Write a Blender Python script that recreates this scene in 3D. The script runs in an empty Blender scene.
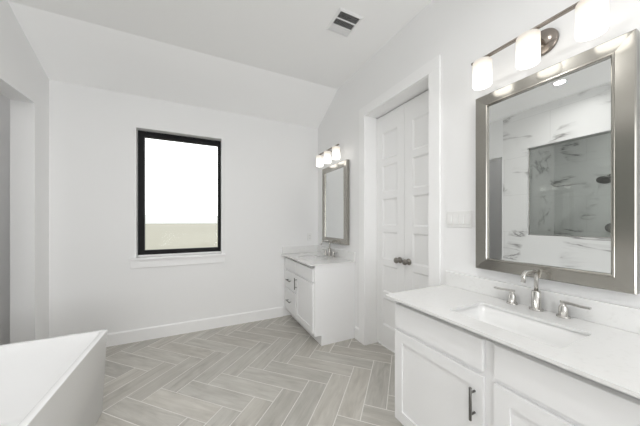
import bpy, bmesh, math, random
from mathutils import Vector, Matrix

random.seed(7)
H = 1.37                      # lens height in metres; room measures below are multiples of it
S = bpy.context.scene
COL = S.collection

# ------------------------------------------------------------------ camera, world, light, exposure
cam = bpy.data.cameras.new('camera')
cam.sensor_width = 36.0
cam.lens = 249.0 / 640.0 * 36.0
cam.shift_y = 8.5 / 640.0
cam.clip_start = 0.02
camo = bpy.data.objects.new('camera', cam)
COL.objects.link(camo)
camo.location = (0, 0, H)
camo.rotation_euler = (math.radians(90), 0, math.radians(-26))
S.camera = camo

S.view_settings.view_transform = 'Standard'
S.view_settings.look = 'None'
S.view_settings.gamma = 1.0
S.view_settings.use_curve_mapping = False
S.view_settings.exposure = -0.06
S.cycles.max_bounces = 16
S.cycles.diffuse_bounces = 10
S.cycles.glossy_bounces = 8
S.cycles.transmission_bounces = 12
S.cycles.transparent_max_bounces = 16
S.cycles.use_denoising = True
S.cycles.caustics_reflective = False
S.cycles.caustics_refractive = False

world = bpy.data.worlds.new('sky')
S.world = world
world.use_nodes = True
wn = world.node_tree
bg = wn.nodes['Background']
bg.inputs['Color'].default_value = (0.985, 0.995, 1.0, 1)
bg.inputs['Strength'].default_value = 2.4


def area(name, loc, rot, sx, sy, power, color=(1, 1, 1), spread=180):
    l = bpy.data.lights.new(name, 'AREA')
    l.shape = 'RECTANGLE'
    l.size, l.size_y = sx, sy
    l.energy = power
    l.color = color
    l.spread = math.radians(spread)
    o = bpy.data.objects.new(name, l)
    COL.objects.link(o)
    o.location = loc
    o.rotation_euler = rot
    return o


YB = -2.6                     # wall behind the camera
# daylight is an added lamp filling the room from behind the camera
area('back_fill', (0.0, YB - 0.10, 1.55), (math.radians(90), 0, 0), 2.5, 2.1, 18, (0.975, 0.99, 1.0))
# added fill lamp aimed up through the same opening to brighten the ceiling
area('ceiling_fill', (0.0, YB - 0.75, 0.55), (math.radians(128), 0, 0), 2.4, 1.0, 52, (0.975, 0.99, 1.0))
DOWNLIGHT_W = 5.0
SHADE_E = 3.0

# ------------------------------------------------------------------ node helpers and materials


def mat(name, color=(.8, .8, .8), rough=.5, metal=0.0, spec=.5):
    m = bpy.data.materials.new(name)
    m.use_nodes = True
    b = m.node_tree.nodes['Principled BSDF']
    b.inputs['Base Color'].default_value = (*color, 1)
    b.inputs['Roughness'].default_value = rough
    b.inputs['Metallic'].default_value = metal
    b.inputs['Specular IOR Level'].default_value = spec
    return m


def N(m, t, **kw):
    n = m.node_tree.nodes.new(t)
    for k, v in kw.items():
        if k in n.inputs:
            n.inputs[k].default_value = v
        else:
            setattr(n, k, v)
    return n


def L(m, a, ao, b, bi):
    m.node_tree.links.new(a.outputs[ao], b.inputs[bi])


def bsdf(m):
    return m.node_tree.nodes['Principled BSDF']


def mottled(name, c0, c1, scale, rough=.5, spec=.5, bump=0.0, detail=3.0, metal=0.0):
    m = mat(name, c0, rough, metal, spec)
    tc = N(m, 'ShaderNodeTexCoord')
    no = N(m, 'ShaderNodeTexNoise', Scale=scale, Detail=detail)
    L(m, tc, 'Object', no, 'Vector')
    mx = N(m, 'ShaderNodeMix', data_type='RGBA')
    mx.inputs['A'].default_value = (*c0, 1)
    mx.inputs['B'].default_value = (*c1, 1)
    L(m, no, 'Fac', mx, 'Factor')
    m.node_tree.links.new(mx.outputs['Result'], bsdf(m).inputs['Base Color'])
    if bump:
        bp = N(m, 'ShaderNodeBump', Strength=bump, Distance=.002)
        L(m, no, 'Fac', bp, 'Height')
        L(m, bp, 'Normal', bsdf(m), 'Normal')
    return m


M = {}
M['wall'] = mottled('wall_paint', (.84, .84, .84), (.86, .86, .86), 140, .85, .25, .05)
M['ceiling'] = mottled('ceiling_paint', (.90, .90, .90), (.92, .92, .92), 160, .9, .2, .05)
M['trim'] = mat('trim_paint', (.88, .88, .88), .42)
M['door'] = mat('door_paint', (.85, .85, .85), .4)
M['cab'] = mat('cabinet_paint', (.83, .83, .835), .38)
M['tub'] = mat('white_acrylic', (.86, .86, .86), .16)
M['ceramic'] = mat('white_ceramic', (.865, .865, .86), .12)
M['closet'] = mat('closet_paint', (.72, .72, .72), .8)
M['chrome'] = mat('polished_nickel', (.60, .585, .56), .17, 1.0)
M['fixture'] = mat('warm_nickel', (.30, .265, .235), .2, 1.0)
M['dark_metal'] = mat('gunmetal', (.17, .167, .158), .36, .9)
M['knob'] = mat('dark_bronze', (.27, .255, .23), .32, 1.0)
M['black'] = mat('black_frame', (.008, .008, .009), .6, 0.0, .25)
M['hinge'] = mat('black_hinge', (.03, .03, .03), .4, .6)
M['plastic'] = mat('white_plastic', (.82, .82, .81), .35)
M['slot'] = mat('dark_slot', (.08, .08, .08), .6)
M['ventslat'] = mat('vent_enamel', (.80, .80, .80), .45)
M['duct'] = mat('duct_shade', (.03, .03, .03), .8)
M['ground'] = mottled('dry_grass', (.30, .285, .235), (.27, .265, .225), .15, .95, .1)
M['trees'] = mottled('hazy_trees', (.72, .74, .74), (.75, .765, .765), .05, 1.0, .0)  # distance haze is painted into this pale colour

# mirror silvering
M['mirror'] = mat('mirror_silver', (.86, .875, .87), .0, 1.0)

# brushed champagne nickel, streaks along the member
m = mat('brushed_nickel', (.42, .405, .37), .18, 1.0)
tc = N(m, 'ShaderNodeTexCoord')
mp = N(m, 'ShaderNodeMapping')
mp.inputs['Scale'].default_value = (60, 4, 220)
L(m, tc, 'Object', mp, 'Vector')
no = N(m, 'ShaderNodeTexNoise', Scale=3.0, Detail=2.0)
L(m, mp, 'Vector', no, 'Vector')
mr = N(m, 'ShaderNodeMapRange')
mr.inputs['To Min'].default_value = .14
mr.inputs['To Max'].default_value = .24
L(m, no, 'Fac', mr, 'Value')
L(m, mr, 'Result', bsdf(m), 'Roughness')
M['frame'] = m

# quartz: white with very fine pale grey flecks
m = mat('white_quartz', (.86, .86, .85), .22)
tc = N(m, 'ShaderNodeTexCoord')
n1 = N(m, 'ShaderNodeTexNoise', Scale=38.0, Detail=6.0, Roughness=.7)
L(m, tc, 'Object', n1, 'Vector')
r = N(m, 'ShaderNodeValToRGB')
r.color_ramp.elements[0].position = .30
r.color_ramp.elements[0].color = (.735, .732, .722, 1)
r.color_ramp.elements[1].position = .46
r.color_ramp.elements[1].color = (.79, .79, .782, 1)
L(m, n1, 'Fac', r, 'Fac')
L(m, r, 'Color', bsdf(m), 'Base Color')
M['quartz'] = m

# veined marble tile
m = mat('veined_marble', (.78, .78, .78), .34, 0.0, .35)
tc = N(m, 'ShaderNodeTexCoord')
mp = N(m, 'ShaderNodeMapping')
mp.inputs['Rotation'].default_value = (math.radians(33), 0, 0)
mp.inputs['Scale'].default_value = (1.0, 0.42, 2.0)
L(m, tc, 'Object', mp, 'Vector')
nw = N(m, 'ShaderNodeTexNoise', Scale=1.5, Detail=6.0, Roughness=.6, Distortion=.9)
L(m, mp, 'Vector', nw, 'Vector')
sb = N(m, 'ShaderNodeMath', operation='SUBTRACT')
sb.inputs[1].default_value = .5
L(m, nw, 'Fac', sb, 0)
ab = N(m, 'ShaderNodeMath', operation='ABSOLUTE')
L(m, sb, 0, ab, 0)
vr = N(m, 'ShaderNodeMapRange')
vr.inputs['From Min'].default_value = 0.0
vr.inputs['From Max'].default_value = .022
vr.inputs['To Min'].default_value = 1.0
vr.inputs['To Max'].default_value = 0.0
L(m, ab, 0, vr, 'Value')
nm = N(m, 'ShaderNodeTexNoise', Scale=2.3, Detail=2.0)
L(m, tc, 'Object', nm, 'Vector')
mk = N(m, 'ShaderNodeMapRange')
mk.inputs['From Min'].default_value = .50
mk.inputs['From Max'].default_value = .62
L(m, nm, 'Fac', mk, 'Value')
mu = N(m, 'ShaderNodeMath', operation='MULTIPLY')
L(m, vr, 'Result', mu, 0)
L(m, mk, 'Result', mu, 1)
soft = N(m, 'ShaderNodeMapRange')
soft.inputs['From Min'].default_value = 0.0
soft.inputs['From Max'].default_value = .09
soft.inputs['To Min'].default_value = .28
soft.inputs['To Max'].default_value = 0.0
L(m, ab, 0, soft, 'Value')
ad = N(m, 'ShaderNodeMath', operation='ADD', use_clamp=True)
ms = N(m, 'ShaderNodeMath', operation='MULTIPLY')
L(m, soft, 'Result', ms, 0)
L(m, mk, 'Result', ms, 1)
L(m, mu, 0, ad, 0)
L(m, ms, 0, ad, 1)
mx = N(m, 'ShaderNodeMix', data_type='RGBA')
mx.inputs['A'].default_value = (.80, .80, .795, 1)
mx.inputs['B'].default_value = (.30, .295, .29, 1)
L(m, ad, 0, mx, 'Factor')
# joints of the large tiles
sx = N(m, 'ShaderNodeSeparateXYZ')
L(m, tc, 'Object', sx, 'Vector')
cx = N(m, 'ShaderNodeCombineXYZ')
L(m, sx, 'Y', cx, 'X')
L(m, sx, 'Z', cx, 'Y')
bk = N(m, 'ShaderNodeTexBrick')
bk.inputs['Scale'].default_value = 1.0
bk.inputs['Mortar Size'].default_value = .0018
bk.inputs['Brick Width'].default_value = 1.2
bk.inputs['Row Height'].default_value = .6
L(m, cx, 'Vector', bk, 'Vector')
mx2 = N(m, 'ShaderNodeMix', data_type='RGBA')
mx2.inputs['B'].default_value = (.62, .62, .61, 1)
m.node_tree.links.new(mx.outputs['Result'], mx2.inputs['A'])
L(m, bk, 'Fac', mx2, 'Factor')
m.node_tree.links.new(mx2.outputs['Result'], bsdf(m).inputs['Base Color'])
M['marble'] = m

# wood-look porcelain plank (colour varies per plank through the UV offset)
m = mat('wood_look_tile', (.36, .33, .29), .38)
uv = N(m, 'ShaderNodeUVMap', uv_map='plank')
mp = N(m, 'ShaderNodeMapping')
mp.inputs['Scale'].default_value = (1.6, 11.0, 1.0)
L(m, uv, 'UV', mp, 'Vector')
g1 = N(m, 'ShaderNodeTexNoise', Scale=2.2, Detail=7.0, Roughness=.62, Distortion=.7)
L(m, mp, 'Vector', g1, 'Vector')
r = N(m, 'ShaderNodeValToRGB')
e = r.color_ramp.elements
e[0].position = .28
e[0].color = (.352, .336, .302, 1)
e[1].position = .72
e[1].color = (.575, .557, .516, 1)
L(m, g1, 'Fac', r, 'Fac')
at = N(m, 'ShaderNodeAttribute', attribute_name='tone')
hv = N(m, 'ShaderNodeMix', data_type='RGBA', blend_type='MULTIPLY')
hv.inputs['Factor'].default_value = 1.0
m.node_tree.links.new(r.outputs['Color'], hv.inputs['A'])
m.node_tree.links.new(at.outputs['Color'], hv.inputs['B'])
m.node_tree.links.new(hv.outputs['Result'], bsdf(m).inputs['Base Color'])
# scattered knots
kn = N(m, 'ShaderNodeTexNoise', Scale=3.0, Detail=1.0)
mp2 = N(m, 'ShaderNodeMapping')
mp2.inputs['Scale'].default_value = (1.4, 3.0, 1.0)
L(m, uv, 'UV', mp2, 'Vector')
L(m, mp2, 'Vector', kn, 'Vector')
kr = N(m, 'ShaderNodeMapRange')
kr.inputs['From Min'].default_value = .63
kr.inputs['From Max'].default_value = .80
kr.inputs['To Min'].default_value = 0.0
kr.inputs['To Max'].default_value = .45
L(m, kn, 'Fac', kr, 'Value')
km = N(m, 'ShaderNodeMix', data_type='RGBA')
km.inputs['B'].default_value = (.22, .20, .18, 1)
L(m, kr, 'Result', km, 'Factor')
m.node_tree.links.new(hv.outputs['Result'], km.inputs['A'])
m.node_tree.links.new(km.outputs['Result'], bsdf(m).inputs['Base Color'])
M['tile'] = m
M['grout'] = mat('pale_grout', (.80, .785, .75), .85)


def pane_material(name, tint, ior):
    m = bpy.data.materials.new(name)
    m.use_nodes = True
    nt = m.node_tree
    nt.nodes.remove(nt.nodes['Principled BSDF'])
    out = nt.nodes['Material Output']
    tr = nt.nodes.new('ShaderNodeBsdfTransparent')
    tr.inputs['Color'].default_value = (*tint, 1)
    gl = nt.nodes.new('ShaderNodeBsdfGlossy')
    gl.inputs['Roughness'].default_value = 0.0
    fr = nt.nodes.new('ShaderNodeFresnel')
    fr.inputs['IOR'].default_value = ior
    mx = nt.nodes.new('ShaderNodeMixShader')
    nt.links.new(fr.outputs[0], mx.inputs[0])
    nt.links.new(tr.outputs[0], mx.inputs[1])
    nt.links.new(gl.outputs[0], mx.inputs[2])
    nt.links.new(mx.outputs[0], out.inputs[0])
    return m


M['pane'] = pane_material('window_glass', (.985, .99, .985), 1.1)
M['shower_glass'] = pane_material('shower_glass', (.93, .95, .94), 1.5)


def glow(name, c, strength):
    m = mat(name, (.25, .25, .245), .4)
    b = bsdf(m)
    b.inputs['Emission Color'].default_value = (*c, 1)
    b.inputs['Emission Strength'].default_value = strength
    return m


# opal glass: the bulb sits low in the shade, so the top glows a little warmer and weaker
m = glow('opal_glass', (1, .93, .82), 1)
tc = N(m, 'ShaderNodeTexCoord')
sx = N(m, 'ShaderNodeSeparateXYZ')
L(m, tc, 'Generated', sx, 'Vector')
r = N(m, 'ShaderNodeValToRGB')
e = r.color_ramp.elements
e[0].position = .22
e[0].color = (1, .97, .92, 1)
e[1].position = 1.0
e[1].color = (.165, .15, .13, 1)
x_ = e.new(.62)
x_.color = (.36, .335, .295, 1)
L(m, sx, 'Z', r, 'Fac')
L(m, r, 'Color', bsdf(m), 'Emission Color')
bsdf(m).inputs['Emission Strength'].default_value = SHADE_E
M['shade'] = m
M['lens'] = glow('lit_lens', (1, .97, .92), 5.0)

# ------------------------------------------------------------------ mesh helpers


class MB:
    """Collects shapes and links them as ONE mesh object."""

    def __init__(self):
        self.bm = bmesh.new()
        self.mi = 0

    def _merge(self, b):
        me = bpy.data.meshes.new('tmp')
        for f in b.faces:
            f.material_index = self.mi
        b.to_mesh(me)
        b.free()
        self.bm.from_mesh(me)
        bpy.data.meshes.remove(me)
        return self

    def box(self, x0, x1, y0, y1, z0, z1, bev=0.0, seg=2):
        b = bmesh.new()
        bmesh.ops.create_cube(b, size=1.0)
        for v in b.verts:
            v.co = Vector(((x0 + x1) / 2 + v.co.x * (x1 - x0), (y0 + y1) / 2 + v.co.y * (y1 - y0), (z0 + z1) / 2 + v.co.z * (z1 - z0)))
        if bev:
            bmesh.ops.bevel(b, geom=b.edges[:], offset=bev, segments=seg, affect='EDGES', profile=.5)
        return self._merge(b)

    def lathe(self, prof, base=(0, 0, 0), axis=(0, 0, 1), seg=32):
        """prof: (radius, height) pairs along axis from base."""
        b = bmesh.new()
        rot = Vector((0, 0, 1)).rotation_difference(Vector(axis).normalized()).to_matrix()
        base = Vector(base)
        rings = []
        for r_, h_ in prof:
            if r_ < 1e-6:
                rings.append([b.verts.new(base + rot @ Vector((0, 0, h_)))])
            else:
                rings.append([b.verts.new(base + rot @ Vector((r_ * math.cos(2 * math.pi * k / seg), r_ * math.sin(2 * math.pi * k / seg), h_))) for k in range(seg)])
        for a, c in zip(rings, rings[1:]):
            for k in range(seg):
                k2 = (k + 1) % seg
                if len(a) == 1 and len(c) > 1:
                    f = b.faces.new((a[0], c[k2], c[k]))
                elif len(c) == 1 and len(a) > 1:
                    f = b.faces.new((a[k], a[k2], c[0]))
                elif len(a) > 1:
                    f = b.faces.new((a[k], a[k2], c[k2], c[k]))
                else:
                    continue
                f.smooth = True
        for ring, rev in ((rings[0], True), (rings[-1], False)):
            if len(ring) > 1:
                b.faces.new(ring[::-1] if rev else ring)
        bmesh.ops.recalc_face_normals(b, faces=b.faces[:])
        return self._merge(b)

    def cyl(self, p0, p1, r, seg=24, bev=0.0):
        p0, p1 = Vector(p0), Vector(p1)
        h = (p1 - p0).length
        if bev:
            prof = [(r - bev, 0), (r, bev), (r, h - bev), (r - bev, h)]
        else:
            prof = [(r, 0), (r, h)]
        return self.lathe(prof, p0, p1 - p0, seg)

    def tube(self, pts, r, seg=16, radii=None):
        b = bmesh.new()
        pts = [Vector(p) for p in pts]
        rings = []
        up = None
        for i, p in enumerate(pts):
            t = (pts[min(i + 1, len(pts) - 1)] - pts[max(i - 1, 0)]).normalized()
            if up is None:
                up = t.orthogonal().normalized()
            up = (up - t * up.dot(t)).normalized()
            s = t.cross(up)
            rr = radii[i] if radii else r
            rings.append([b.verts.new(p + (up * math.cos(2 * math.pi * k / seg) + s * math.sin(2 * math.pi * k / seg)) * rr) for k in range(seg)])
        for a, c in zip(rings, rings[1:]):
            for k in range(seg):
                f = b.faces.new((a[k], a[(k + 1) % seg], c[(k + 1) % seg], c[k]))
                f.smooth = True
        b.faces.new(rings[0][::-1])
        b.faces.new(rings[-1])
        bmesh.ops.recalc_face_normals(b, faces=b.faces[:])
        return self._merge(b)

    def loft(self, loops, cap0=True, cap1=True, smooth=False):
        b = bmesh.new()
        vs = [[b.verts.new(p) for p in lp] for lp in loops]
        n = len(vs[0])
        for a, c in zip(vs, vs[1:]):
            for k in range(n):
                f = b.faces.new((a[k], a[(k + 1) % n], c[(k + 1) % n], c[k]))
                f.smooth = smooth
        if cap0:
            b.faces.new(vs[0][::-1])
        if cap1:
            b.faces.new(vs[-1])
        bmesh.ops.recalc_face_normals(b, faces=b.faces[:])
        return self._merge(b)

    def prism(self, pts, d):
        """closed polygon pts swept by vector d"""
        d = Vector(d)
        return self.loft([[Vector(p) for p in pts], [Vector(p) + d for p in pts]])

    def ring_plate(self, outer, inner, z0, z1):
        """flat plate with one hole (rounded loops)"""
        b = bmesh.new()
        es = []
        for lp in (outer, inner):
            vs = [b.verts.new((p[0], p[1], z1)) for p in lp]
            es += [b.edges.new((vs[k], vs[(k + 1) % len(vs)])) for k in range(len(vs))]
        bmesh.ops.triangle_fill(b, edges=es, use_beauty=True, normal=(0, 0, 1))
        ret = bmesh.ops.extrude_face_region(b, geom=b.faces[:])
        for v in [g for g in ret['geom'] if isinstance(g, bmesh.types.BMVert)]:
            v.co.z = z0
        bmesh.ops.recalc_face_normals(b, faces=b.faces[:])
        return self._merge(b)

    def build(self, name, m, parent=None, loc=None):
        me = bpy.data.meshes.new(name)
        self.bm.to_mesh(me)
        self.bm.free()
        for x in (m if isinstance(m, (list, tuple)) else [m]):
            me.materials.append(x)
        o = bpy.data.objects.new(name, me)
        COL.objects.link(o)
        if parent is not None:
            o.parent = parent
            # geometry is given in world coordinates: bring it into the parent's frame
            me.transform(Matrix.Translation(-world_loc(parent)))
        elif loc is not None:
            me.transform(Matrix.Translation(-Vector(loc)))
            o.location = loc
        return o


def world_loc(o):
    v = Vector(o.location)
    while o.parent is not None:
        o = o.parent
        v = v + Vector(o.location)
    return v


def tag(o, label=None, cat=None, group=None, kind=None):
    if label:
        o['label'] = label
    if cat:
        o['category'] = cat
    if group:
        o['group'] = group
    if kind:
        o['kind'] = kind
    return o


def thing(name, label, cat, loc=(0, 0, 0), group=None):
    o = bpy.data.objects.new(name, None)
    o.empty_display_size = .1
    COL.objects.link(o)
    o.location = loc
    return tag(o, label, cat, group)


def struct(o, label, cat):
    return tag(o, label, cat, kind='structure')


def rrect(x0, x1, y0, y1, r, n=6):
    pts = []
    for cx_, cy_, a0 in ((x1 - r, y1 - r, 0), (x0 + r, y1 - r, 90), (x0 + r, y0 + r, 180), (x1 - r, y0 + r, 270)):
        for k in range(n + 1):
            a = math.radians(a0 + 90 * k / n)
            pts.append((cx_ + r * math.cos(a), cy_ + r * math.sin(a)))
    return pts


def pierced(mb, axis, p0, p1, u0, u1, z0, z1, holes):
    """wall slab between p0..p1 on axis ('x' or 'y'), spanning u0..u1 and z0..z1, with rectangular holes (u0,u1,z0,z1)"""
    us = sorted({u0, u1, *[h for q in holes for h in q[:2]]})
    zs = sorted({z0, z1, *[h for q in holes for h in q[2:]]})
    for a, b in zip(us, us[1:]):
        run = None
        for c, d in zip(zs, zs[1:]):
            mu_, mz = (a + b) / 2, (c + d) / 2
            inside = any(q[0] < mu_ < q[1] and q[2] < mz < q[3] for q in holes)
            if inside:
                if run:
                    _slab(mb, axis, p0, p1, a, b, *run)
                run = None
            else:
                run = (run[0] if run else c, d)
        if run:
            _slab(mb, axis, p0, p1, a, b, *run)
    return mb


def _slab(mb, axis, p0, p1, a, b, c, d):
    if axis == 'x':
        mb.box(p0, p1, a, b, c, d)
    else:
        mb.box(a, b, p0, p1, c, d)


# ------------------------------------------------------------------ room shell
XR = 1.213 * H                # right wall face
XL = -0.9955 * H              # left wall face
YF = 2.538 * H                # window wall face
ZC = 2.278 * H                # flat ceiling
ZS = 2.050 * H                # ceiling height at window wall
YS = 2.0876 * H               # where the slope begins
XD = 1.323 * H                # face of the recessed doors
XSH = -1.90 * H               # shower back wall
ZTOP = ZC + 0.25
TL = 0.16                     # left wall thickness

# floor: herringbone planks over grout, one mesh
w, LP = 0.1638, 0.622
G = 0.0034
bm = bmesh.new()
uvl = bm.loops.layers.uv.new('plank')
tone = bm.loops.layers.float_color.new('tone')
ax, ay = -0.045, 2.413
q2 = math.sqrt(.5)


def uv2xy(u, v):
    return ax + (u + v) * q2, ay + (u - v) * q2


FX0, FX1, FY0, FY1 = -2.75, XD + 0.02, YB - .02, YF + .02
for i in range(-40, 41):
    for j in range(-8, 9):
        for kind in (0, 1):
            u, v = i * w + j * LP, i * w - j * LP
            if kind == 0:
                r_ = (u, u + LP, v, v + w)
            else:
                r_ = (u - w, u, v, v + LP)
            a, b, c, d = r_[0] + G, r_[1] - G, r_[2] + G, r_[3] - G
            q = [uv2xy(a, c), uv2xy(b, c), uv2xy(b, d), uv2xy(a, d)]
            if max(p[0] for p in q) < FX0 or min(p[0] for p in q) > FX1 or max(p[1] for p in q) < FY0 or min(p[1] for p in q) > FY1:
                continue
            f = bm.faces.new([bm.verts.new((x, y, 0.0)) for x, y in q])
            if f.normal.z < 0 or True:
                f.normal_update()
                if f.normal.z < 0:
                    f.normal_flip()
            ou, ov = random.uniform(0, 50), random.uniform(0, 50)
            t = random.uniform(.92, 1.07)
            wm = random.uniform(-.006, .010)
            flip = random.random() < .5
            for lp in f.loops:
                # plank-local coordinates: s along the plank, t across it
                x, y = lp.vert.co.x - ax, lp.vert.co.y - ay
                uu, vv = (x + y) * q2, (x - y) * q2
                s_, t_ = (uu, vv) if kind == 0 else (vv, uu)
                lp[uvl].uv = (s_ + ou, t_ + ov)
                lp[tone] = (t * (1 + wm), t, t * (1 - wm), 1)
for co, no_ in (((FX0, 0, 0), (-1, 0, 0)), ((FX1, 0, 0), (1, 0, 0)), ((0, FY0, 0), (0, -1, 0)), ((0, FY1, 0), (0, 1, 0))):
    bmesh.ops.bisect_plane(bm, geom=bm.verts[:] + bm.edges[:] + bm.faces[:], plane_co=co, plane_no=no_, clear_outer=True)
ng = len(bm.faces)
bx0 = bmesh.new()
bmesh.ops.create_cube(bx0, size=1)
for v in bx0.verts:
    v.co = Vector(((FX0 + FX1) / 2 + v.co.x * (FX1 - FX0), (FY0 + FY1) / 2 + v.co.y * (FY1 - FY0), -.0515 + v.co.z * .1))
for f in bx0.faces:
    f.material_index = 1
tmp = bpy.data.meshes.new('tmp')
bx0.to_mesh(tmp)
bx0.free()
bm.from_mesh(tmp)
bpy.data.meshes.remove(tmp)
me = bpy.data.meshes.new('floor')
bm.to_mesh(me)
bm.free()
me.materials.append(M['tile'])
me.materials.append(M['grout'])
fo = bpy.data.objects.new('floor', me)
COL.objects.link(fo)
struct(fo, 'greige wood-look herringbone tile floor with pale grout', 'floor')

# ceiling: flat part and the slope down to the window wall, one mesh
mb = MB()
mb.prism([(-2.75, YB - .15, ZC), (-2.75, YS, ZC), (-2.75, YF + .14, ZS - .14 * (ZC - ZS) / (YF - YS)), (-2.75, YF + .14, ZTOP), (-2.75, YB - .15, ZTOP)], (2.75 + XD + .10, 0, 0))
struct(mb.build('ceiling', M['ceiling']), 'pale painted ceiling sloping down to the window wall', 'ceiling')

# window wall
WX0, WX1, WZ0, WZ1 = -.4788 * H, .196 * H, .697 * H, 1.786 * H
mb = MB()
pierced(mb, 'y', YF, YF + .26, XL - TL, XD + .10, -.05, ZS + .10, [(WX0, WX1, WZ0, WZ1)])
struct(mb.build('wall_front', M['wall']), 'white wall with the black framed window', 'wall')

# right wall with the door opening
DY0, DY1, DZ = 1.0269 * H, 1.644 * H, 1.852 * H
mb = MB()
pierced(mb, 'x', XR, XD + .05, YB - .1, YF, -.05, ZC + .05, [(DY0, DY1, -.05, DZ)])
struct(mb.build('wall_right', M['wall']), 'white wall behind the two vanities and around the double doors', 'wall')
mb = MB()
mb.box(XD + .06, XD + .16, DY0 - .2, DY1 + .2, -.05, DZ + .2)  # unseen panel added to keep sky light out of the door gaps
struct(mb.build('wall_leak_block', M['closet']), 'unseen panel added behind the double doors to stop light leaks', 'wall')

# left wall: white part with the doorway, then the marble part with the glass opening
OY0, OY1, OZ = 1.784 * H, 2.361 * H, 1.8015 * H
mb = MB()
pierced(mb, 'x', XL - TL, XL, 1.772 * H, YF, -.05, ZC + .05, [(OY0, OY1, -.05, OZ)])
struct(mb.build('wall_left', M['wall']), 'white wall at left with an open doorway', 'wall')
GY0, GY1, GZ0, GZ1 = .46 * H, 1.522 * H, .845 * H, 1.835 * H
mb = MB()
pierced(mb, 'x', XL - TL, XL, YB - .1, 1.772 * H, -.05, ZC + .05, [(GY0, GY1, GZ0, GZ1)])
struct(mb.build('wall_marble', M['marble']), 'veined white marble wall beside the bathtub with a glazed opening', 'wall')
# shower behind the glass
mb = MB()
mb.box(XSH - .12, XSH, -.55, 1.66 * H, -.05, ZC + .05)
mb.box(XSH, XL - TL, 1.62 * H, 1.66 * H, -.05, ZC + .05)
mb.box(XSH, XL - TL, -.55, -.45, -.05, ZC + .05)
struct(mb.build('wall_shower', M['marble']), 'marble shower walls seen in the large mirror', 'wall')
# side room behind the doorway
mb = MB()
mb.box(-2.62, -2.52, 1.66 * H, YF + .10, -.05, ZC + .05)
mb.box(-2.52, XL - TL, YF, YF + .10, -.05, ZC + .05)
mb.box(-2.52, XL - TL, 1.66 * H, 1.69 * H, -.05, ZC + .05)
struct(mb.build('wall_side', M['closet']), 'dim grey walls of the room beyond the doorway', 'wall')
# wall behind the camera with an opening added for the fill lamps
mb = MB()
pierced(mb, 'y', YB - .14, YB, XL - TL, XD + .05, -.05, ZC + .05, [(-1.25, 1.25, .5, 2.6)])
struct(mb.build('wall_back', M['wall']), 'white wall opposite the window wall', 'wall')

# ------------------------------------------------------------------ window
BY = 2.612 * H                # front face of the black frame
wd = tag(bpy.data.objects.new('window_1', None), 'square black framed window with a white sill', 'window', kind='structure')
COL.objects.link(wd)
wd.location = ((WX0 + WX1) / 2, BY, WZ0)
fl, fr, ft, fb = .062, .037, .066, .054     # frame member widths
FZ = WZ0 + .018
mb = MB()
pierced(mb, 'y', BY, BY + .060, WX0 + .014, WX1 - .001, FZ, WZ1 - .001, [(WX0 + fl + .014, WX1 - fr, FZ + fb, WZ1 - ft)])
mb.build('window_frame', M['black'], wd)
mb = MB()
mb.box(WX0 + fl + .010, WX1 - fr + .004, BY + .040, BY + .046, FZ + fb - .004, WZ1 - ft + .004)
mb.build('pane', M['pane'], wd)
mb = MB()
mb.box(WX0, WX0 + .014, YF + .006, BY + .06, WZ0 + .001, WZ1)
mb.build('window_jamb', M['trim'], wd)
mb = MB()
mb.box(WX0 - .045, WX1 + .045, YF - .042, YF, WZ0 - .024, WZ0, .004)
mb.box(WX0 + .001, WX1 - .001, YF, BY, WZ0 - .012, WZ0 + .001)
mb.box(WX0 + .001, WX1 - .001, BY - .004, BY + .06, WZ0, FZ)
mb.box(WX0 - .035, WX1 + .035, YF - .016, YF, WZ0 - .118, WZ0 - .024, .002)
mb.build('window_sill', M['trim'], wd)

# unseen window frame added around the fill lamps' opening behind the camera
mb = MB()
pierced(mb, 'y', YB - .09, YB - .03, -1.25, 1.25, .5, 2.6, [(-1.2, -.02, .55, 2.55), (.02, 1.2, .55, 2.55)])
struct(mb.build('added_window', M['black']), 'unseen black framed double window added behind the viewpoint for fill light', 'window')

# glass of the shower opening
gw = thing('window_3', 'clear glass panel in the marble wall beside the bathtub', 'window', (XL - .05, (GY0 + GY1) / 2, GZ0))
gw['kind'] = 'structure'
mb = MB()
mb.box(XL - .056, XL - .048, GY0, GY1, GZ0, GZ1)
mb.build('glass', M['shower_glass'], gw)
mb = MB()
mb.box(XL - .062, XL - .042, GY0, GY1, GZ0, GZ0 + .012)
mb.box(XL - .062, XL - .042, GY1 - .012, GY1, GZ0, GZ1)
mb.build('channel', M['chrome'], gw)

# ------------------------------------------------------------------ doors, casing, baseboards
YM = (DY0 + DY1) / 2
LEAF = DZ - .012


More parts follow.
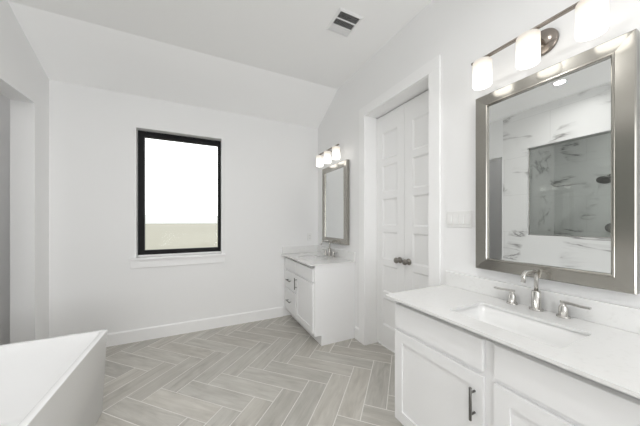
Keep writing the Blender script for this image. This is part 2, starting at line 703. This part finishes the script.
def panel_door(name, y0, y1, knob_y, label):
    d = tag(bpy.data.objects.new(name, None), label, 'door', kind='structure')
    COL.objects.link(d)
    d.location = (XD, (y0 + y1) / 2, .01)
    st = .098
    bots = [H * (.49 - .262 * k + 1) for k in range(6)]
    ph = .213 * H
    holes = [(y0 + st, y1 - st, z, z + ph) for z in bots]
    mb = MB()
    pierced(mb, 'x', XD, XD + .038, y0, y1, .024, LEAF, holes)
    mb.build('door_leaf', M['door'], d)
    for (a, b, c, e_) in holes:
        mb = MB()
        o_ = [(XD + .0005, a, c), (XD + .0005, b, c), (XD + .0005, b, e_), (XD + .0005, a, e_)]
        k = .016
        i_ = [(XD + .013, a + k, c + k), (XD + .013, b - k, c + k), (XD + .013, b - k, e_ - k), (XD + .013, a + k, e_ - k)]
        bb_ = [(XD + .037, x[1], x[2]) for x in o_]
        bb_ = [(XD + .037, p[1], p[2]) for p in o_]
        mb.loft([bb_, o_, i_], True, True)
        mb.build('panel', M['door'], d)
    kb = MB()
    zk = .718 * H
    kb.lathe([(.031, 0), (.031, .006), (.026, .010), (.012, .012), (.011, .032), (.020, .036), (.0275, .046), (.0285, .054), (.024, .064), (.012, .069), (0, .070)], (XD, knob_y, zk), (-1, 0, 0))
    k_ = kb.build('knob', M['knob'], d)
    k_['label'] = 'dark bronze round knob'
    return d


panel_door('door_1', YM + .0015, DY1 - .003, YM + .058, 'left leaf of the white panelled double doors')
panel_door('door_2', DY0 + .003, YM - .0015, YM - .058, 'right leaf of the white panelled double doors, nearer the large vanity')

CW = .104
mb = MB()
mb.box(XR - .018, XR, DY0 - CW, DY0 - .004, 0, DZ + .004, .002)
mb.box(XR - .018, XR, DY1 + .004, DY1 + CW, 0, DZ + .004, .002)
mb.box(XR - .018, XR, DY0 - CW, DY1 + CW, DZ + .004, DZ + CW, .002)
struct(mb.build('trim_1', M['trim']), 'flat white casing around the double doors', 'trim')

BH = .14
mb = MB()
mb.prism([(XL, YF - .016, 0), (XL, YF - .016, BH - .012), (XL, YF - .008, BH), (XL, YF, BH), (XL, YF, 0)], (.80 * H - XL, 0, 0))
struct(mb.build('baseboard_front', M['trim']), 'white baseboard under the window', 'baseboard')
mb = MB()
mb.prism([(XR - .016, DY1 + CW + .001, 0), (XR - .016, DY1 + CW + .001, BH - .012), (XR - .008, DY1 + CW + .001, BH), (XR, DY1 + CW + .001, BH), (XR, DY1 + CW + .001, 0)], (0, 1.789 * H - DY1 - CW - .002, 0))
struct(mb.build('baseboard_right', M['trim']), 'short white baseboard between the door casing and the far vanity', 'baseboard')
mb = MB()
mb.prism([(XL + .016, OY1, 0), (XL + .016, OY1, BH - .012), (XL + .008, OY1, BH), (XL, OY1, BH), (XL, OY1, 0)], (0, YF - .016 - OY1, 0))
struct(mb.build('baseboard_left', M['trim']), 'white baseboard beside the open doorway', 'baseboard')

# open door leaf of the side room with black hinges
dl = tag(bpy.data.objects.new('door_3', None), 'open grey door leaf with black hinges beyond the doorway', 'door', kind='structure')
COL.objects.link(dl)
dl.location = (XL - TL - .02, OY0 + .03, 0)
mb = MB()
mb.box(XL - TL - .78, XL - TL - .02, OY0 + .012, OY0 + .050, .012, OZ - .02, .002)
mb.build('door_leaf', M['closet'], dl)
for z in (.25, 1.2, 2.2):
    mb = MB()
    mb.cyl((XL - TL - .012, OY0 + .056, z - .05), (XL - TL - .012, OY0 + .056, z + .05), .010, 12)
    mb.box(XL - TL - .022, XL - TL - .002, OY0 + .044, OY0 + .052, z - .05, z + .05)
    mb.build('hinge', M['hinge'], dl)

# ------------------------------------------------------------------ outside
mb = MB()
mb.box(-160, 160, YF + .4, 330, -.9, -.8)
struct(mb.build('ground', M['ground']), 'pale dry grass field outside the window', 'ground')
mb = MB()
tr = []
x = -420
while x < 300:
    tr.append((x, 7.5 + random.uniform(0, 3.0)))
    x += random.uniform(4, 9)
pts = [(-420, 300, -.8)] + [(a, 300, b) for a, b in tr] + [(300, 300, -.8)]
mb.prism(pts, (0, 12, 0))
tag(mb.build('tree_line', M['trees']), 'pale hazy line of trees on the horizon outside the window', 'trees', kind='stuff')

# ------------------------------------------------------------------ vanities
XC = .785 * H                 # counter front edge
XF = .8126 * H                # face of doors and drawers
ZT = (1 - .341) * H           # counter top
CT = .014
ZB = ZT - CT                  # counter underside
ZD0, ZD1 = .520 * H, .623 * H     # drawer fronts
ZK = .084 * H                 # toe kick


def shaker(parent, name, y0, y1, z0, z1, rail=.06, label=None):
    mb = MB()
    pierced(mb, 'x', XF, XF + .020, y0, y1, z0, z1, [(y0 + rail, y1 - rail, z0 + rail, z1 - rail)])
    mb.box(XF + .008, XF + .018, y0 + rail - .001, y1 - rail + .001, z0 + rail - .001, z1 - rail + .001)
    # bevelled lip where the panel meets the frame
    o = mb.build(name, M['cab'], parent)
    return o


def slab(parent, name, y0, y1, z0, z1):
    mb = MB()
    mb.box(XF, XF + .020, y0, y1, z0, z1, .003)
    return mb.build(name, M['cab'], parent)


def pull(parent, y, z0, z1=None, y1=None):
    mb = MB()
    xo = XF - .032
    if y1 is None:
        mb.cyl((xo, y, z0), (xo, y, z1), .006, 14, .0015)
        for z in (z0 + .025, z1 - .025):
            mb.cyl((XF, y, z), (xo, y, z), .0045, 12)
    else:
        mb.cyl((xo, y, z0), (xo, y1, z0), .006, 14, .0015)
        for yy in (y + .022, y1 - .022):
            mb.cyl((XF, yy, z0), (xo, yy, z0), .0045, 12)
    o = mb.build('handle', M['dark_metal'], parent)
    o['label'] = 'slim dark metal bar pull'
    return o


def carcass(parent, y0, y1):
    mb = MB()
    zr = ZD1 - .004
    mb.box(XF + .020, XF + .040, y0, y1, ZK, zr)                     # face frame
    mb.box(XF + .045, XF + .052, y0 + .018, y1 - .018, zr - .03, ZB)   # top rail, set back to darken the gap under the counter
    for a_, b_ in ((y0, y0 + .018), (y1 - .018, y1)):
        mb.box(XF + .040, XR - .002, a_, b_, ZK, ZB)                 # side panels
        mb.box(XF + .020, XF + .040, a_, b_, zr, ZB)
    mb.box(XF + .040, XR - .002, y0 + .018, y1 - .018, ZK, ZK + .018)
    mb.box(XR - .014, XR - .002, y0 + .018, y1 - .018, ZK + .018, ZB)
    mb.box(.888 * H, XR - .002, y0, y1, 0, ZK)
    return mb.build('cabinet_body', M['cab'], parent)


def countertop(y0, y1, sink, label, splash_label, side_splash=False):
    cx0, cx1, sy0, sy1 = sink
    o = thing('countertop', label, 'countertop', ((XC + XR) / 2, (y0 + y1) / 2, ZT))
    mb = MB()
    xb = XR - .002
    mb.ring_plate([(XC, y0), (xb, y0), (xb, y1), (XC, y1)], rrect(cx0, cx1, sy0, sy1, .022), ZB, ZT)
    mb.build('slab', M['quartz'], o)
    mb = MB()
    mb.box(XR - .022, XR - .002, y0 + .002, y1 - .002, ZT + .0005, ZT + .102, .002)
    if side_splash:
        mb.box(XC + .01, XR - .022, y1 - .022, y1 - .002, ZT + .0005, ZT + .102, .002)
    bs = mb.build('backsplash', M['quartz'], None, (XR - .012, (y0 + y1) / 2, ZT))
    tag(bs, splash_label, 'backsplash')
    return o


def sink_basin(sink, label):
    x0, x1, y0, y1 = sink
    x0, x1, y0, y1 = x0 - .004, x1 + .004, y0 - .004, y1 + .004
    o = thing('undermount_sink', label, 'sink', ((x0 + x1) / 2, (y0 + y1) / 2, ZB - .15))
    mb = MB()
    zt = ZB - .0008
    def lp(d, z, r):
        return [(p[0], p[1], z) for p in rrect(x0 + d, x1 - d, y0 + d, y1 - d, max(r, .005))]
    mb.loft([lp(-.02, zt, .04), lp(0, zt, .026), lp(.004, zt - .08, .03), lp(.014, zt - .115, .035), lp(.04, zt - .130, .03), lp(.10, zt - .136, .02)], False, True, True)
    # outside of the bowl
    mb.loft([lp(-.02, zt, .04), lp(-.012, zt - .09, .04), lp(.03, zt - .148, .04)], False, True, True)
    mb.build('basin', M['ceramic'], o)
    mb = MB()
    mb.lathe([(.021, 0), (.021, .002), (.015, .003), (.014, .001), (0, .001)], ((x0 + x1) / 2, (y0 + y1) / 2, zt - .1358))
    mb.build('drain', M['chrome'], o)
    return o


def faucet(yc, label, xb=1.1726 * H):
    o = thing('faucet', label, 'faucet', (xb, yc, ZT))
    sp = MB()
    sp.lathe([(.030, 0), (.031, .003), (.030, .008), (.021, .009), (.0205, .095), (.018, .101), (.0115, .103)], (xb, yc, ZT))
    pts = [(xb, yc, ZT + .098), (xb, yc, ZT + .165)]
    R = .035
    for k in range(1, 9):
        a = math.pi / 2 * k / 8
        pts.append((xb - R + R * math.cos(a), yc, ZT + .172 + R * math.sin(a)))
    x1 = xb - .100
    pts.append((x1, yc, ZT + .207))
    R2 = .026
    for k in range(1, 9):
        a = math.pi / 2 * k / 8 * .93
        pts.append((x1 - R2 * math.sin(a), yc, ZT + .207 - R2 + R2 * math.cos(a)))
    pts.append((pts[-1][0] - .003, yc, ZT + .158))
    sp.tube(pts, .0098)
    sp.build('spout', M['chrome'], o)
    for s in (1, -1):
        y = yc + s * .110
        h = MB()
        h.lathe([(.026, 0), (.027, .003), (.026, .008), (.018, .009), (.0175, .046), (.012, .060), (.008, .066), (.008, .078), (0, .079)], (xb - .004, y, ZT), seg=28)
        hb = h.build('handle', M['chrome'], o)
        lv = MB()
        yb = [y - s * .010, y + s * .03, y + s * .06, y + s * .095]
        zz = [.074, .073, .070, .071]
        lo = []
        for k in range(4):
            t_ = (.0060, .0052, .0046, .0042)[k]
            ww = (.0080, .0078, .0085, .0095)[k]
            zc = ZT + zz[k]
            lo.append([(xb - .004 - ww, yb[k], zc - t_), (xb - .004 + ww, yb[k], zc - t_), (xb - .004 + ww, yb[k], zc + t_), (xb - .004 - ww, yb[k], zc + t_)])
        lv.loft(lo)
        lv.build('lever', M['chrome'], hb)
    return o


# near vanity
NY0, NY1 = .043 * H, .895 * H
v1 = thing('vanity_cabinet', 'large white vanity cabinet with a dark vertical bar pull, nearest at right', 'cabinet', ((XF + XR) / 2, (NY0 + NY1) / 2, 0))
carcass(v1, NY0, NY1)
ca, cb = .4523 * H, .4854 * H
slab(v1, 'drawer_front', cb, .880 * H, ZD0, ZD1)
slab(v1, 'drawer_front', .058 * H, ca, ZD0, ZD1)
d = shaker(v1, 'door', cb, .880 * H, .107 * H, .503 * H)
pull(d, .5105 * H, .357 * H, .464 * H)
d = shaker(v1, 'door', .058 * H, ca, .107 * H, .503 * H)
pull(d, .083 * H, .357 * H, .464 * H)
SK1 = (.8696 * H, 1.078 * H, .316 * H, .652 * H)
countertop(.025 * H, .913 * H, SK1, 'white quartz countertop of the near vanity below the large mirror', 'low white quartz backsplash under the large mirror')
sink_basin(SK1, 'rectangular white undermount sink in the near countertop')
faucet(.4985 * H, 'nickel faucet with two lever handles on the near countertop')

# far vanity
FY0_, FY1_ = 1.792 * H, YF - .002
v2 = thing('vanity_cabinet', 'small white vanity cabinet with door and drawers in the far corner by the window wall', 'cabinet', ((XF + XR) / 2, (FY0_ + FY1_) / 2, 0))
carcass(v2, FY0_, FY1_)
slab(v2, 'drawer_front', 1.803 * H, 2.178 * H, ZD0, ZD1)
slab(v2, 'drawer_front', 2.190 * H, 2.508 * H, ZD0, ZD1)
d = shaker(v2, 'door', 1.803 * H, 2.178 * H, .107 * H, .503 * H)
pull(d, 2.150 * H, .375 * H, .482 * H)
for z0, z1 in ((.333, .503), (.107, .320)):
    d = slab(v2, 'drawer_front', 2.190 * H, 2.508 * H, z0 * H, z1 * H)
    zc = (z0 + z1) / 2 * H
    pull(d, 2.349 * H - .074, zc, y1=2.349 * H + .074)
SK2 = (.8696 * H, 1.078 * H, 2.00 * H, 2.32 * H)
countertop(1.783 * H, YF - .001, SK2, 'white quartz countertop of the far vanity in the corner', 'low white quartz backsplash around the corner of the far vanity', True)
sink_basin(SK2, 'rectangular white undermount sink in the far countertop')
faucet(2.170 * H, 'small nickel faucet on the far countertop below the narrow mirror', 1.165 * H)

# ------------------------------------------------------------------ mirrors


def mirror(y0, y1, z0, z1, label, t=.046, fwid=.071):
    o = thing('wall_mirror', label, 'mirror', (XR, (y0 + y1) / 2, z0))
    xf = XR - t
    mb = MB()
    # mitred frame: four members lofted along the outer and inner loops
    def lp(d, x):
        return [(x, y0 + d, z0 + d), (x, y1 - d, z0 + d), (x, y1 - d, z1 - d), (x, y0 + d, z1 - d)]
    prof = [(0, XR - .001), (0, xf + .004), (.004, xf), (fwid - .012, xf + .003), (fwid - .010, xf), (fwid - .004, xf), (fwid, xf + .004), (fwid, xf + .030)]
    mb.loft([lp(*p) for p in prof], False, False)
    mb.build('mirror_frame', M['frame'], o)
    mb = MB()
    d = fwid - .002
    mb.box(xf + .016, XR - .002, y0 + d, y1 - d, z0 + d, z1 - d)
    mb.build('mirror_glass', M['mirror'], o)
    return o


mirror(.2555 * H, .7388 * H, .780 * H, 1.580 * H, 'large nickel framed mirror above the near vanity')
mirror(1.885 * H, 2.365 * H, .788 * H, 1.553 * H, 'narrower champagne framed mirror above the far vanity', t=.046)

# ------------------------------------------------------------------ vanity lights


def vanity_light(yc, zbar, label, xb=1.10 * H):
    """zbar: height of the bar; shades hang from it"""
    o = thing('vanity_light', label, 'light', (XR, yc, zbar))
    mb = MB()
    mb.lathe([(.066, 0), (.066, .012), (.062, .018), (.020, .022), (0, .022)], (XR, yc, zbar - .004), (-1, 0, 0), 40)
    mb.build('back_plate', M['fixture'], o)
    mb = MB()
    mb.box(xb - .004, XR - .02, yc - .010, yc + .010, zbar - .010, zbar + .004, .002)
    mb.build('arm', M['fixture'], o)
    mb = MB()
    mb.box(xb - .011, xb + .011, yc - .288, yc + .288, zbar - .005, zbar + .006, .002)
    b = mb.build('bar', M['fixture'], o)
    for k in (-1, 0, 1):
        y = yc + k * .228
        r_ = .0485
        mb = MB()
        prof = [(0, 0), (r_ * .55, .0), (r_ - .010, .0015), (r_ - .003, .005), (r_, .012), (r_, .146), (r_ - .003, .151), (r_ * .5, .152), (0, .152)]
        mb.lathe(prof, (xb, y, zbar - .164), seg=40)
        s_ = mb.build('lamp_shade', M['shade'], o)
        mb = MB()
        mb.lathe([(.024, 0), (.024, .006), (0, .006)], (xb, y, zbar - .0125))
        mb.build('shade_cap', M['fixture'], o)
    return o


vanity_light(.4927 * H, 1.700 * H, 'three shade nickel vanity light over the large mirror')
vanity_light(2.095 * H, 1.674 * H, 'three shade vanity light over the far mirror in the corner')

# ------------------------------------------------------------------ switch, outlet
py0, py1 = .7737 * H, .9218 * H - .012
sw = thing('light_switch_plate', 'white four gang switch plate between door casing and large mirror', 'switch', (XR, (py0 + py1) / 2, .97 * H))
mb = MB()
mb.box(XR - .006, XR, py0, py1, .970 * H, 1.054 * H, .002)
mb.build('plate', M['plastic'], sw)
ym = (py0 + py1) / 2
for k in range(4):
    yc = ym + (k - 1.5) * .046
    zc = 1.012 * H
    mb = MB()
    mb.prism([(XR - .006, yc - .0165, zc - .033), (XR - .0145, yc - .0165, zc - .033), (XR - .0068, yc - .0165, zc + .033), (XR - .006, yc - .0165, zc + .033)], (0, .033, 0))
    mb.build('rocker', M['plastic'], sw)

ox, oz = 1.109 * H, .831 * H
ot = thing('wall_outlet', 'white wall outlet on the window wall above the far countertop', 'outlet', (ox, YF, oz))
mb = MB()
mb.box(ox - .036, ox + .036, YF - .006, YF, oz - .058, oz + .058, .002)
mb.build('plate', M['plastic'], ot)
for s in (-1, 1):
    mb = MB()
    mb.box(ox - .016, ox + .016, YF - .0085, YF - .006, oz + s * .020 - .014, oz + s * .020 + .014, .001)
    sc = mb.build('socket', M['plastic'], ot)
    mb = MB()
    for dx in (-.006, .006):
        mb.box(ox + dx - .0011, ox + dx + .0011, YF - .009, YF - .0084, oz + s * .02 - .005, oz + s * .02 + .005)
    mb.build('slot', M['slot'], sc)

# ------------------------------------------------------------------ ceiling register
vx0, vx1, vy0, vy1 = .757 * H, .929 * H, 1.280 * H, 1.470 * H
vt = thing('air_vent', 'white rectangular air vent with dark louvers on the ceiling', 'vent', ((vx0 + vx1) / 2, (vy0 + vy1) / 2, ZC))
mb = MB()
ix0, ix1, iy0, iy1 = vx0 + .022, vx1 - .022, vy0 + .022, vy1 - .022
def vl(a, z):
    return [(vx0 + a, vy0 + a, z), (vx1 - a, vy0 + a, z), (vx1 - a, vy1 - a, z), (vx0 + a, vy1 - a, z)]
mb.loft([vl(0, ZC), vl(.001, ZC - .003), vl(.014, ZC - .010), vl(.022, ZC - .010), vl(.022, ZC - .0005)], False, False)
b1 = iy0 + (iy1 - iy0) * .345
b2 = iy0 + (iy1 - iy0) * .685
for bb in (b1, b2):
    mb.box(ix0, ix1, bb - .004, bb + .004, ZC - .010, ZC - .002)
mb.build('vent_frame', M['ventslat'], vt)
mb = MB()
mb.box(ix0 - .005, ix1 + .005, iy0 - .005, iy1 + .005, ZC - .0012, ZC - .0004)  # near-black plate standing in for the shade inside the duct
mb.build('duct_shade_plate', M['duct'], vt)
# three banks of blades: two throw sideways and show the dark plate, the third shows its blade faces
def blades(y0, y1, n, along, tilt):
    mb = MB()
    for k in range(n):
        if along == 'y':
            x = ix0 + (ix1 - ix0) * (k + .5) / n
            mb.prism([(x - .0006, y0, ZC - .009), (x + .0006, y0, ZC - .009), (x + tilt + .0006, y0, ZC - .0014), (x + tilt - .0006, y0, ZC - .0014)], (0, y1 - y0, 0))
        else:
            y = y0 + (y1 - y0) * (k + .5) / n
            mb.prism([(ix0, y - .0006, ZC - .009), (ix0, y + .0006, ZC - .009), (ix0, y + tilt + .0006, ZC - .0014), (ix0, y + tilt - .0006, ZC - .0014)], (ix1 - ix0, 0, 0))
    mb.build('louver_bank', M['ventslat'], vt)
blades(iy0, b1 - .004, 20, 'y', .0045)
blades(b1 + .004, b2 - .004, 14, 'y', .003)
blades(b2 + .004, iy1, 6, 'x', -.009)

# ------------------------------------------------------------------ recessed ceiling lights


def downlight(x, y, label, power=DOWNLIGHT_W):
    o = thing('recessed_light', label, 'light', (x, y, ZC), 'recessed ceiling lights')
    mb = MB()
    mb.lathe([(.075, 0), (.075, .003), (.070, .006), (.056, .006), (.054, .0015)], (x, y, ZC), (0, 0, -1), 40)
    mb.build('trim_ring', M['ventslat'], o)
    mb = MB()
    mb.lathe([(.054, .0005), (.054, .003), (0, .003)], (x, y, ZC), (0, 0, -1), 40)
    mb.build('lens', M['lens'], o)
    l = bpy.data.lights.new('downlight_lamp', 'AREA')
    l.shape = 'DISK'
    l.size = .10
    l.energy = power
    l.color = (1, .985, .965)
    l.spread = math.radians(160)
    lo = bpy.data.objects.new('downlight_lamp', l)
    COL.objects.link(lo)
    lo.parent = o
    lo.location = (0, 0, -.008)
    return o


downlight(-.593 * H, 1.088 * H, 'round lit recessed ceiling light above the bathtub, seen in the large mirror', 5.0)
downlight(-.15, 1.30, 'unseen recessed ceiling light added above the middle of the floor')  # this and the next two are added lamps that lift the room light
downlight(.30, .52, 'unseen recessed ceiling light added above the front of the near vanity', 10.0)
downlight(-.10, -1.2, 'unseen recessed ceiling light added at the back of the room')
downlight(-1.95, .75, 'unseen recessed ceiling light added inside the shower', 11)  # lamp added to brighten the shower walls
downlight(-2.05, 2.85, 'unseen recessed ceiling light added in the room beyond the doorway', 2.5)  # lamp added to brighten the side room

# ------------------------------------------------------------------ bathtub
tx0, tx1, ty0, ty1, tz = XL + .015, -.4415 * H, .62, 1.720 * H, .417 * H
tb = thing('bathtub', 'white rectangular bathtub with sharp corner and flared sides at left', 'bathtub', ((tx0 + tx1) / 2, (ty0 + ty1) / 2, 0))


def tl(dx, dy, z, r, dxw=0.0):
    return [(p[0], p[1], z) for p in rrect(tx0 + dxw + dx * .3, tx1 - dx, ty0 + dy, ty1 - dy, r, 8)]


mb = MB()
mb.loft([tl(.018, .052, 0.0, .012), tl(.016, .050, .004, .013), tl(.0015, .004, tz - .012, .013), tl(0, 0, tz - .006, .013), tl(.001, .001, tz - .002, .013), tl(.004, .004, tz, .013),
         tl(.030, .030, tz, .016), tl(.034, .034, tz - .003, .018), tl(.040, .048, tz - .06, .05), tl(.055, .09, tz - .22, .09), tl(.07, .14, tz - .36, .11), tl(.095, .18, tz - .41, .11), tl(.15, .26, tz - .425, .10)], True, True, True)
mb.build('tub_shell', M['tub'], tb)
mb = MB()
mb.lathe([(.033, 0), (.033, .003), (.022, .005), (0, .005)], ((tx0 + tx1) / 2, ty0 + .45, tz - .425))
mb.build('drain', M['chrome'], tb)
for o_ in tb.children:
    if o_.name.startswith('tub_shell'):
        md = o_.modifiers.new('edges', 'EDGE_SPLIT')
        md.split_angle = math.radians(40)

# ------------------------------------------------------------------ shower fittings behind the glass
sy = 1.12 * H
sh = thing('shower_fitting', 'dark shower head on its arm behind the glass, seen in the large mirror', 'shower head', (XSH, sy, 2.05))
mb = MB()
mb.lathe([(.03, 0), (.03, .006), (.011, .008)], (XSH, sy, 2.10), (1, 0, 0))
mb.tube([(XSH, sy, 2.10), (XSH + .10, sy, 2.10), (XSH + .16, sy, 2.09), (XSH + .20, sy, 2.06)], .010)
mb.build('arm', M['chrome'], sh)
mb = MB()
mb.lathe([(.014, 0), (.02, .02), (.05, .035), (.085, .055), (.085, .07), (0, .07)], (XSH + .195, sy, 2.065), (.55, 0, -.83))
mb.build('spray_head', M['dark_metal'], sh)
sv = thing('shower_valve', 'round shower valve trim behind the glass below the shower head', 'shower valve', (XSH, sy - .02, 1.27))
mb = MB()
mb.lathe([(.075, 0), (.075, .005), (.03, .010), (.028, .04), (0, .04)], (XSH, sy - .02, 1.27), (1, 0, 0), 36)
mb.build('trim_plate', M['chrome'], sv)
mb = MB()
mb.box(XSH + .036, XSH + .050, sy - .03, sy - .01, 1.19, 1.285, .003)
mb.build('lever', M['chrome'], sv)
